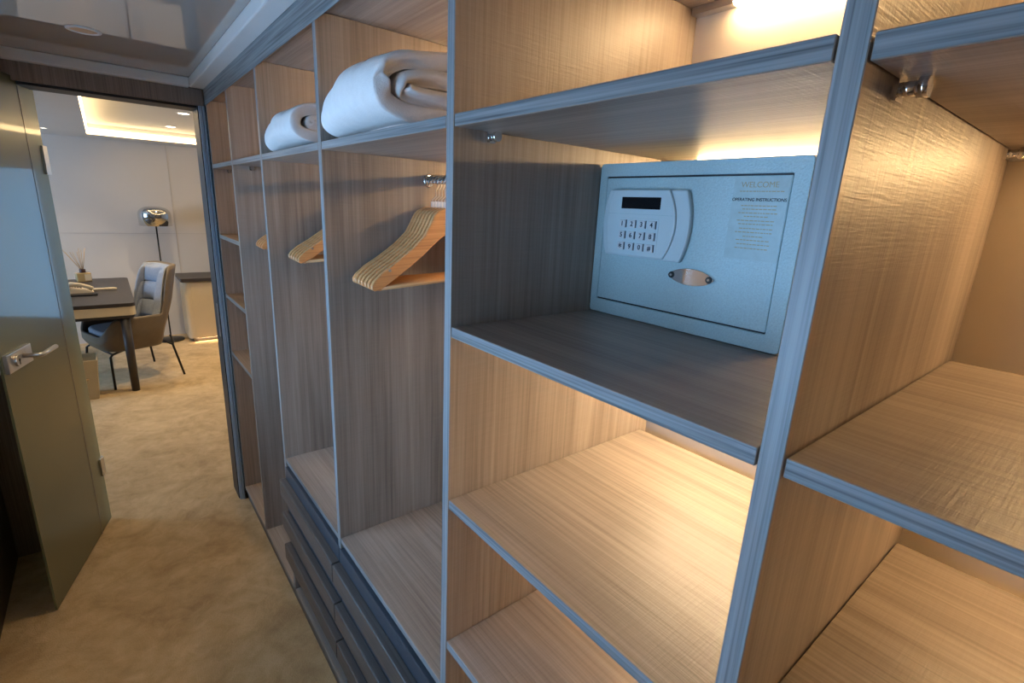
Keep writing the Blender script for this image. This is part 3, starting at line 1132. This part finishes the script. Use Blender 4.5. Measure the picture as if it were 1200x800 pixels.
# floor lamp
lp = empty('floor_lamp', (0.002, 6.70, 0), label='floor lamp with chrome dome shade on a thin dark pole behind the chair', cat='lamp')
bm = bmesh.new(); lathe(bm, [(0, 0), (0.13, 0), (0.13, 0.012), (0.125, 0.016), (0.02, 0.02), (0, 0.02)], seg=40)
obj('base', bm, 'black_metal', lp)
bm = bmesh.new(); tube(bm, [(0, 0, 0.018), (0, 0, 1.36)], 0.0075, 12)
obj('pole', bm, 'black_metal', lp)
bm = bmesh.new()
R, H = 0.150, 0.20
prof = [(0.0, H)]
for k in range(1, 13):
    a = k/12*PI/2
    prof.append((R*(0.12+0.88*math.sin(a)**0.8) if k else 0, 0.110+(H-0.110)*math.cos(a)**0.9 if k < 12 else 0.110))
prof += [(R, 0.0), (R-0.003, 0.0), (R-0.004, 0.110)]
for k in range(11, 0, -1):
    a = k/12*PI/2
    prof.append(((R-0.004)*(0.12+0.88*math.sin(a)**0.8), 0.108+(H-0.114)*math.cos(a)**0.9))
prof.append((0, H-0.004))
lathe(bm, prof, (0, 0, 1.277), 48)
obj('shade', bm, 'lamp_chrome', lp, label='polished chrome dome shade')

# low side cabinet
cb = empty('side_cabinet', (0.62, 6.69, 0), label='cream side cabinet with dark overhanging top half hidden by the door jamb', cat='cabinet')
def cl(bm):
    bmesh.ops.translate(bm, verts=bm.verts[:], vec=-Vector(cb.location)); return bm
bm = bmesh.new(); prism(bm, rrect(0.16, 1.08, 6.47, 6.92, 0.05, 8), XY, 0.045, 0.690)
obj('body', cl(bm), 'desk_cream', cb)
bm = bmesh.new(); prism(bm, rrect(0.135, 1.10, 6.44, 6.94, 0.012, 5), XY, 0.690, 0.728)
obj('top', cl(bm), 'desk_dark', cb, bevel=0.003, label='dark top slab')
obj('door', cl(B(0.225, 0.64, 6.462, 6.470, 0.06, 0.675)), 'desk_cream', cb, bevel=0.002)
obj('door', cl(B(0.645, 1.02, 6.462, 6.470, 0.06, 0.675)), 'desk_cream', cb, bevel=0.002)
obj('base', cl(B(0.20, 1.05, 6.50, 6.90, 0.0, 0.045)), 'desk_dark', cb)
obj('under_light', cl(B(0.23, 1.0, 6.486, 6.4995, 0.041, 0.0448)), 'under_glow', cb, label='warm light strip under the cabinet')

# things on the desk
DZ = 0.7562
ph = empty('desk_telephone', (-0.665, 5.66, DZ), math.radians(6), label='cream desk telephone lying on the dark desk top', cat='telephone')
bm = bmesh.new()
prism(bm, [(-0.09, 0.0), (0.085, 0.0), (0.085, 0.016), (0.03, 0.034), (-0.08, 0.058), (-0.09, 0.05)], lambda a, b, d: (a, d, b), -0.075, 0.075)
obj('base', bm, 'phone_cream', ph, bevel=0.006, seg=3)
bm = bmesh.new()
tube(bm, [(-0.085, -0.05, 0.066), (-0.06, -0.05, 0.083), (0.0, -0.05, 0.076), (0.055, -0.05, 0.052), (0.078, -0.05, 0.034)], [0.019, 0.022, 0.015, 0.018, 0.020], 14)
obj('handset', bm, 'phone_cream', ph)
bm = bmesh.new()
for r_ in range(4):
    for c_ in range(3):
        x, y = 0.005-r_*0.018, 0.005+c_*0.02
        zz = 0.034+(0.03-x)*0.218
        box(bm, x-0.006, x+0.006, y-0.007, y+0.007, zz-0.004, zz+0.005)
obj('keypad', bm, 'cap_dark', ph, label='small dark telephone keys')
rc = empty('handset_rest', (-0.50, 5.70, DZ), math.radians(4), label='slim cream handset lying beside the telephone', cat='handset')
bm = bmesh.new(); tube(bm, [(-0.095, 0, 0.012), (-0.07, 0, 0.016), (0, 0, 0.017), (0.06, 0, 0.016), (0.085, 0, 0.013)], [0.010, 0.013, 0.011, 0.013, 0.010], 14)
obj('grip', bm, 'phone_cream', rc)
np_ = empty('notepad', (-0.665, 5.50, DZ), label='small black notepad lying in front of the telephone', cat='notepad')
obj('cover', B(-0.075, 0.115, -0.045, 0.045, 0.0, 0.012), 'black_seal', np_, bevel=0.002)
obj('pages', B(-0.073, 0.112, -0.043, 0.043, 0.0121, 0.0135), 'black_metal', np_)

df = empty('reed_diffuser', (-0.655, 6.36, DZ), math.radians(10), label='glass reed diffuser with dark cap at the back of the desk', cat='diffuser')
bm = bmesh.new(); prism(bm, rrect(-0.058, 0.058, -0.04, 0.04, 0.012), XY, 0.0, 0.085)
obj('bottle', bm, 'bottle_amber', df, bevel=0.006, seg=3)
obj('bottle_label', B(0.005, 0.052, -0.0415, -0.0402, 0.012, 0.072), 'phone_cream', df)
bm = bmesh.new(); tube(bm, [(0, 0, 0.084), (0, 0, 0.118)], 0.025, 20)
obj('cap', bm, 'cap_dark', df, bevel=0.002, label='dark red-brown cap')
bm = bmesh.new()
for k in range(9):
    a = k*2.4
    tilt = 0.035+0.05*((k*37) % 10)/10
    tube(bm, [(0.008*math.cos(a), 0.008*math.sin(a), 0.11), (-0.03+tilt*1.3*math.cos(a), tilt*math.sin(a), 0.30+0.02*math.sin(k*5))], 0.0022, 6)
obj('reeds', bm, 'reed', df, kind='stuff', label='thin straw-coloured reeds')

wb = empty('waste_bin', (-0.735, 5.075, 0), label='beige waste bin standing under the desk behind the glass door', cat='bin')
bm = bmesh.new()
def bin_ring(w, d, z): return [(w*x, d*y, z) for x, y in ((-1, -1), (1, -1), (1, 1), (-1, 1))]
o1 = [bm.verts.new(p) for p in bin_ring(0.10, 0.10, 0.0)]; o2 = [bm.verts.new(p) for p in bin_ring(0.125, 0.125, 0.33)]
i2 = [bm.verts.new(p) for p in bin_ring(0.118, 0.118, 0.33)]; i1 = [bm.verts.new(p) for p in bin_ring(0.094, 0.094, 0.012)]
bm.faces.new(o1[::-1]); bm.faces.new(i1)
for k in range(4):
    j = (k+1) % 4
    bm.faces.new((o1[k], o1[j], o2[j], o2[k])); bm.faces.new((o2[k], o2[j], i2[j], i2[k])); bm.faces.new((i2[k], i2[j], i1[j], i1[k]))
obj('bucket', bm, 'bin_beige', wb, bevel=0.004)
bm = bmesh.new()
tube(bm, [(-0.03, -0.117, 0.175), (-0.03, -0.135, 0.178), (0.05, -0.137, 0.178), (0.05, -0.117, 0.175)], 0.006, 8)
obj('handle', bm, 'reed', wb, label='brown pull handle')
